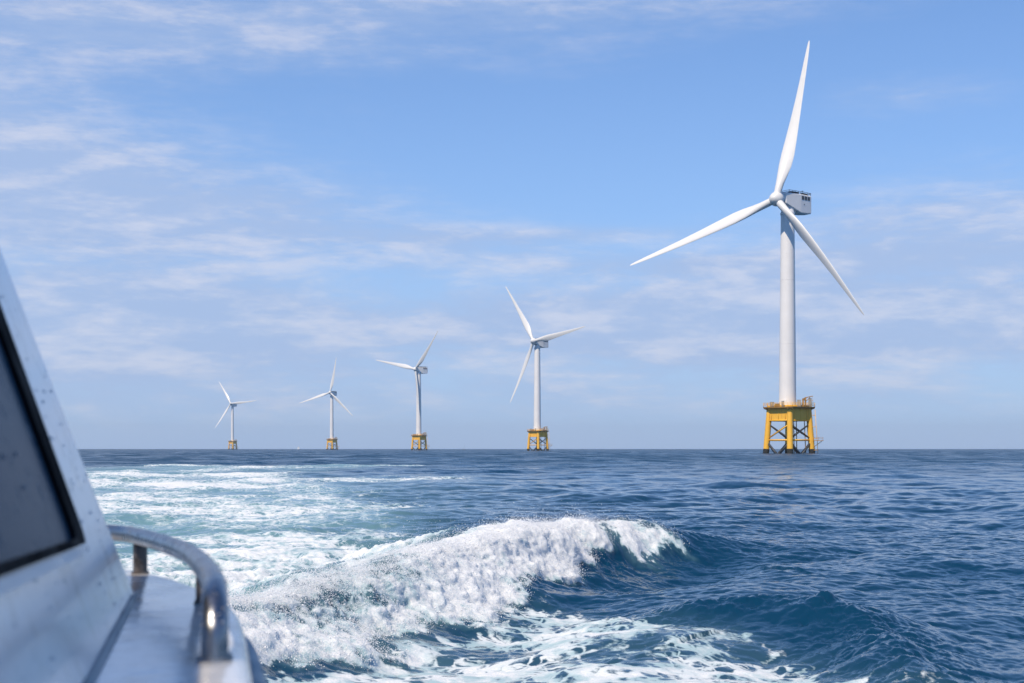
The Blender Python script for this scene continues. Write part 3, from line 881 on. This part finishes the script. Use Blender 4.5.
def rounded(poly, rad, n=6):
    out = []
    for i in range(len(poly)):
        a, b, c = Vector(poly[i-1]), Vector(poly[i]), Vector(poly[(i+1) % len(poly)])
        p1 = b+(a-b).normalized()*rad; p2 = b+(c-b).normalized()*rad
        for k in range(n+1):
            t = k/n; out.append(tuple(p1*(1-t)**2+b*2*t*(1-t)+p2*t*t))
    return out
ro_, ri_ = rounded(outer, .03), rounded(inner, .025)
def ringmesh(bm, A, Bq, offs):
    va = [bm.verts.new(Wp(*p, offs[0])) for p in A]; va2 = [bm.verts.new(Wp(*p, offs[1])) for p in A]
    vb2 = [bm.verts.new(Wp(*p, offs[1])) for p in Bq]; vb = [bm.verts.new(Wp(*p, offs[0])) for p in Bq]
    n = len(A)
    for k in range(n):
        j = (k+1) % n
        bm.faces.new((va[k], va[j], va2[j], va2[k])); bm.faces.new((va2[k], va2[j], vb2[j], vb2[k])); bm.faces.new((vb2[k], vb2[j], vb[j], vb[k]))
bm = bmesh.new(); ringmesh(bm, ro_, ri_, (-.004, .010)); win = subp(obj('window_seal', bm, M_seal, None, auto=.5), cab)
bm = bmesh.new()
va = [bm.verts.new(Wp(*p, .003)) for p in ri_]; vb = [bm.verts.new(Wp(*p, -.006)) for p in ri_]
bm.faces.new(va); bm.faces.new(vb[::-1])
for k in range(len(va)): bm.faces.new((va[k], va[(k+1) % len(va)], vb[(k+1) % len(va)], vb[k]))
subp(obj('window_pane', bm, mg, None, smooth=False), cab)
bm = bmesh.new()                         # pale metal sill strip under the window
ol = [(.50, .112), (1.95, .152), (1.95, .164), (.50, .122)]
va = [bm.verts.new(Wp(*p, .012)) for p in ol]; vb = [bm.verts.new(Wp(*p, -.004)) for p in ol]
bm.faces.new(va); bm.faces.new(vb[::-1])
for k in range(4): bm.faces.new((va[k], va[(k+1) % 4], vb[(k+1) % 4], vb[k]))
subp(obj('window_sill', bm, M_hull, None, smooth=False), cab)
bm = bmesh.new()                         # dark sealant line where wall meets deck
tube(bm, [Wp(s_, .004, .004) for s_ in (-.01, .4, .9, 1.6, 2.4)], .003, 8)
subp(obj('sealant_joint', bm, M_rub, None), cab)

# handrail
zr = -.165
pts = catmull([B(*v) for v in ((-1.25, 2.95, zr), (-1.0, 2.9, zr), (-.79, 2.80, zr), (-.675, 2.62, zr), (-.52, 2.27, zr), (-.415, 1.93, zr), (-.365, 1.74, zr-.001), (-.346, 1.655, zr-.012), (-.339, 1.622, zr-.038), (-.338, 1.615, DZ-.004))], 10)
bm = bmesh.new(); tube(bm, pts, .0155*S, 28)
rail = bp(obj('handrail', bm, M_steel, None))
for (a, b, r_, mm) in ((-.715, 2.735, .0135, M_rust), (-.482, 2.215, .0105, M_rust)):
    bm = bmesh.new(); bar(bm, B(a, b, DZ-.003), B(a, b, zr), r_*S, seg=20); bar(bm, B(a, b, DZ-.002), B(a, b, DZ+.004), r_*1.25*S, seg=24)
    subp(obj('rail_post', bm, mm, None, auto=.6), rail)
bm = bmesh.new(); bar(bm, B(-.338, 1.615, DZ-.002), B(-.338, 1.615, DZ+.005), .021*S, seg=28)

for k in range(3): a_ = k*2.1+.5; bar(bm, B(-.338+.0165*math.cos(a_), 1.615+.0165*math.sin(a_), DZ+.004), B(-.338+.0165*math.cos(a_), 1.615+.0165*math.sin(a_), DZ+.0075), .004, seg=8)
subp(obj('base_flange', bm, M_steel, None, auto=.6), rail)
bm = bmesh.new()
for k in range(70):                      # beads of water on the tube
    i = random.randrange(20, len(pts)-4); p = pts[i]; t = (pts[i+1]-pts[i]).normalized()
    s_ = t.cross(Vector((0, 0, 1))); s_ = s_.normalized() if s_.length > .1 else Vector((1, 0, 0)); u_ = s_.cross(t)
    a = random.uniform(-1.4, 1.4); d_ = (u_*math.cos(a)+s_*math.sin(a))
    if d_.y > .6: d_.y *= -1
    bmesh.ops.create_icosphere(bm, subdivisions=2, radius=random.uniform(.001, .0026), matrix=Matrix.Translation(p+d_*.0155*S))
md = mat('water_bead', (.9, .93, .95), .03); md.node_tree.nodes['Principled BSDF'].inputs['IOR'].default_value = 1.33
md.node_tree.nodes['Principled BSDF'].inputs['Transmission Weight'].default_value = .8
subp(obj('water_beads', bm, md, None), rail)['kind'] = 'stuff'

bm = bmesh.new()                         # drops of spray drying on the cabin side and the window
for k in range(260):
    s_, t_ = random.uniform(.02, 1.5), random.uniform(.02, .55)
    rr_ = random.choice((.0012, .0016, .0022, .003))
    bmesh.ops.create_icosphere(bm, subdivisions=2, radius=rr_, matrix=Matrix.Translation(Wp(s_, t_, .0032 if t_ > .19 and s_ > .62 else .0)))
subp(obj('water_beads', bm, md, None), cab)['kind'] = 'stuff'

# ------------------------------------------------------------------ sea air
bm = bmesh.new(); box(bm, (0, 0, 99.), (26600, 26600, 210.))
mh = bpy.data.materials.new('sea_air'); mh.use_nodes = True
nt = mh.node_tree; nt.nodes.remove(nt.nodes['Principled BSDF'])
pv = nt.nodes.new('ShaderNodeVolumePrincipled'); pv.inputs['Color'].default_value = (.74, .87, 1., 1); pv.inputs['Density'].default_value = 6e-5; pv.inputs['Anisotropy'].default_value = .1
nt.links.new(pv.outputs[0], nt.nodes['Material Output'].inputs['Volume'])
tag(obj('haze', bm, mh, None, smooth=False), kind='stuff')
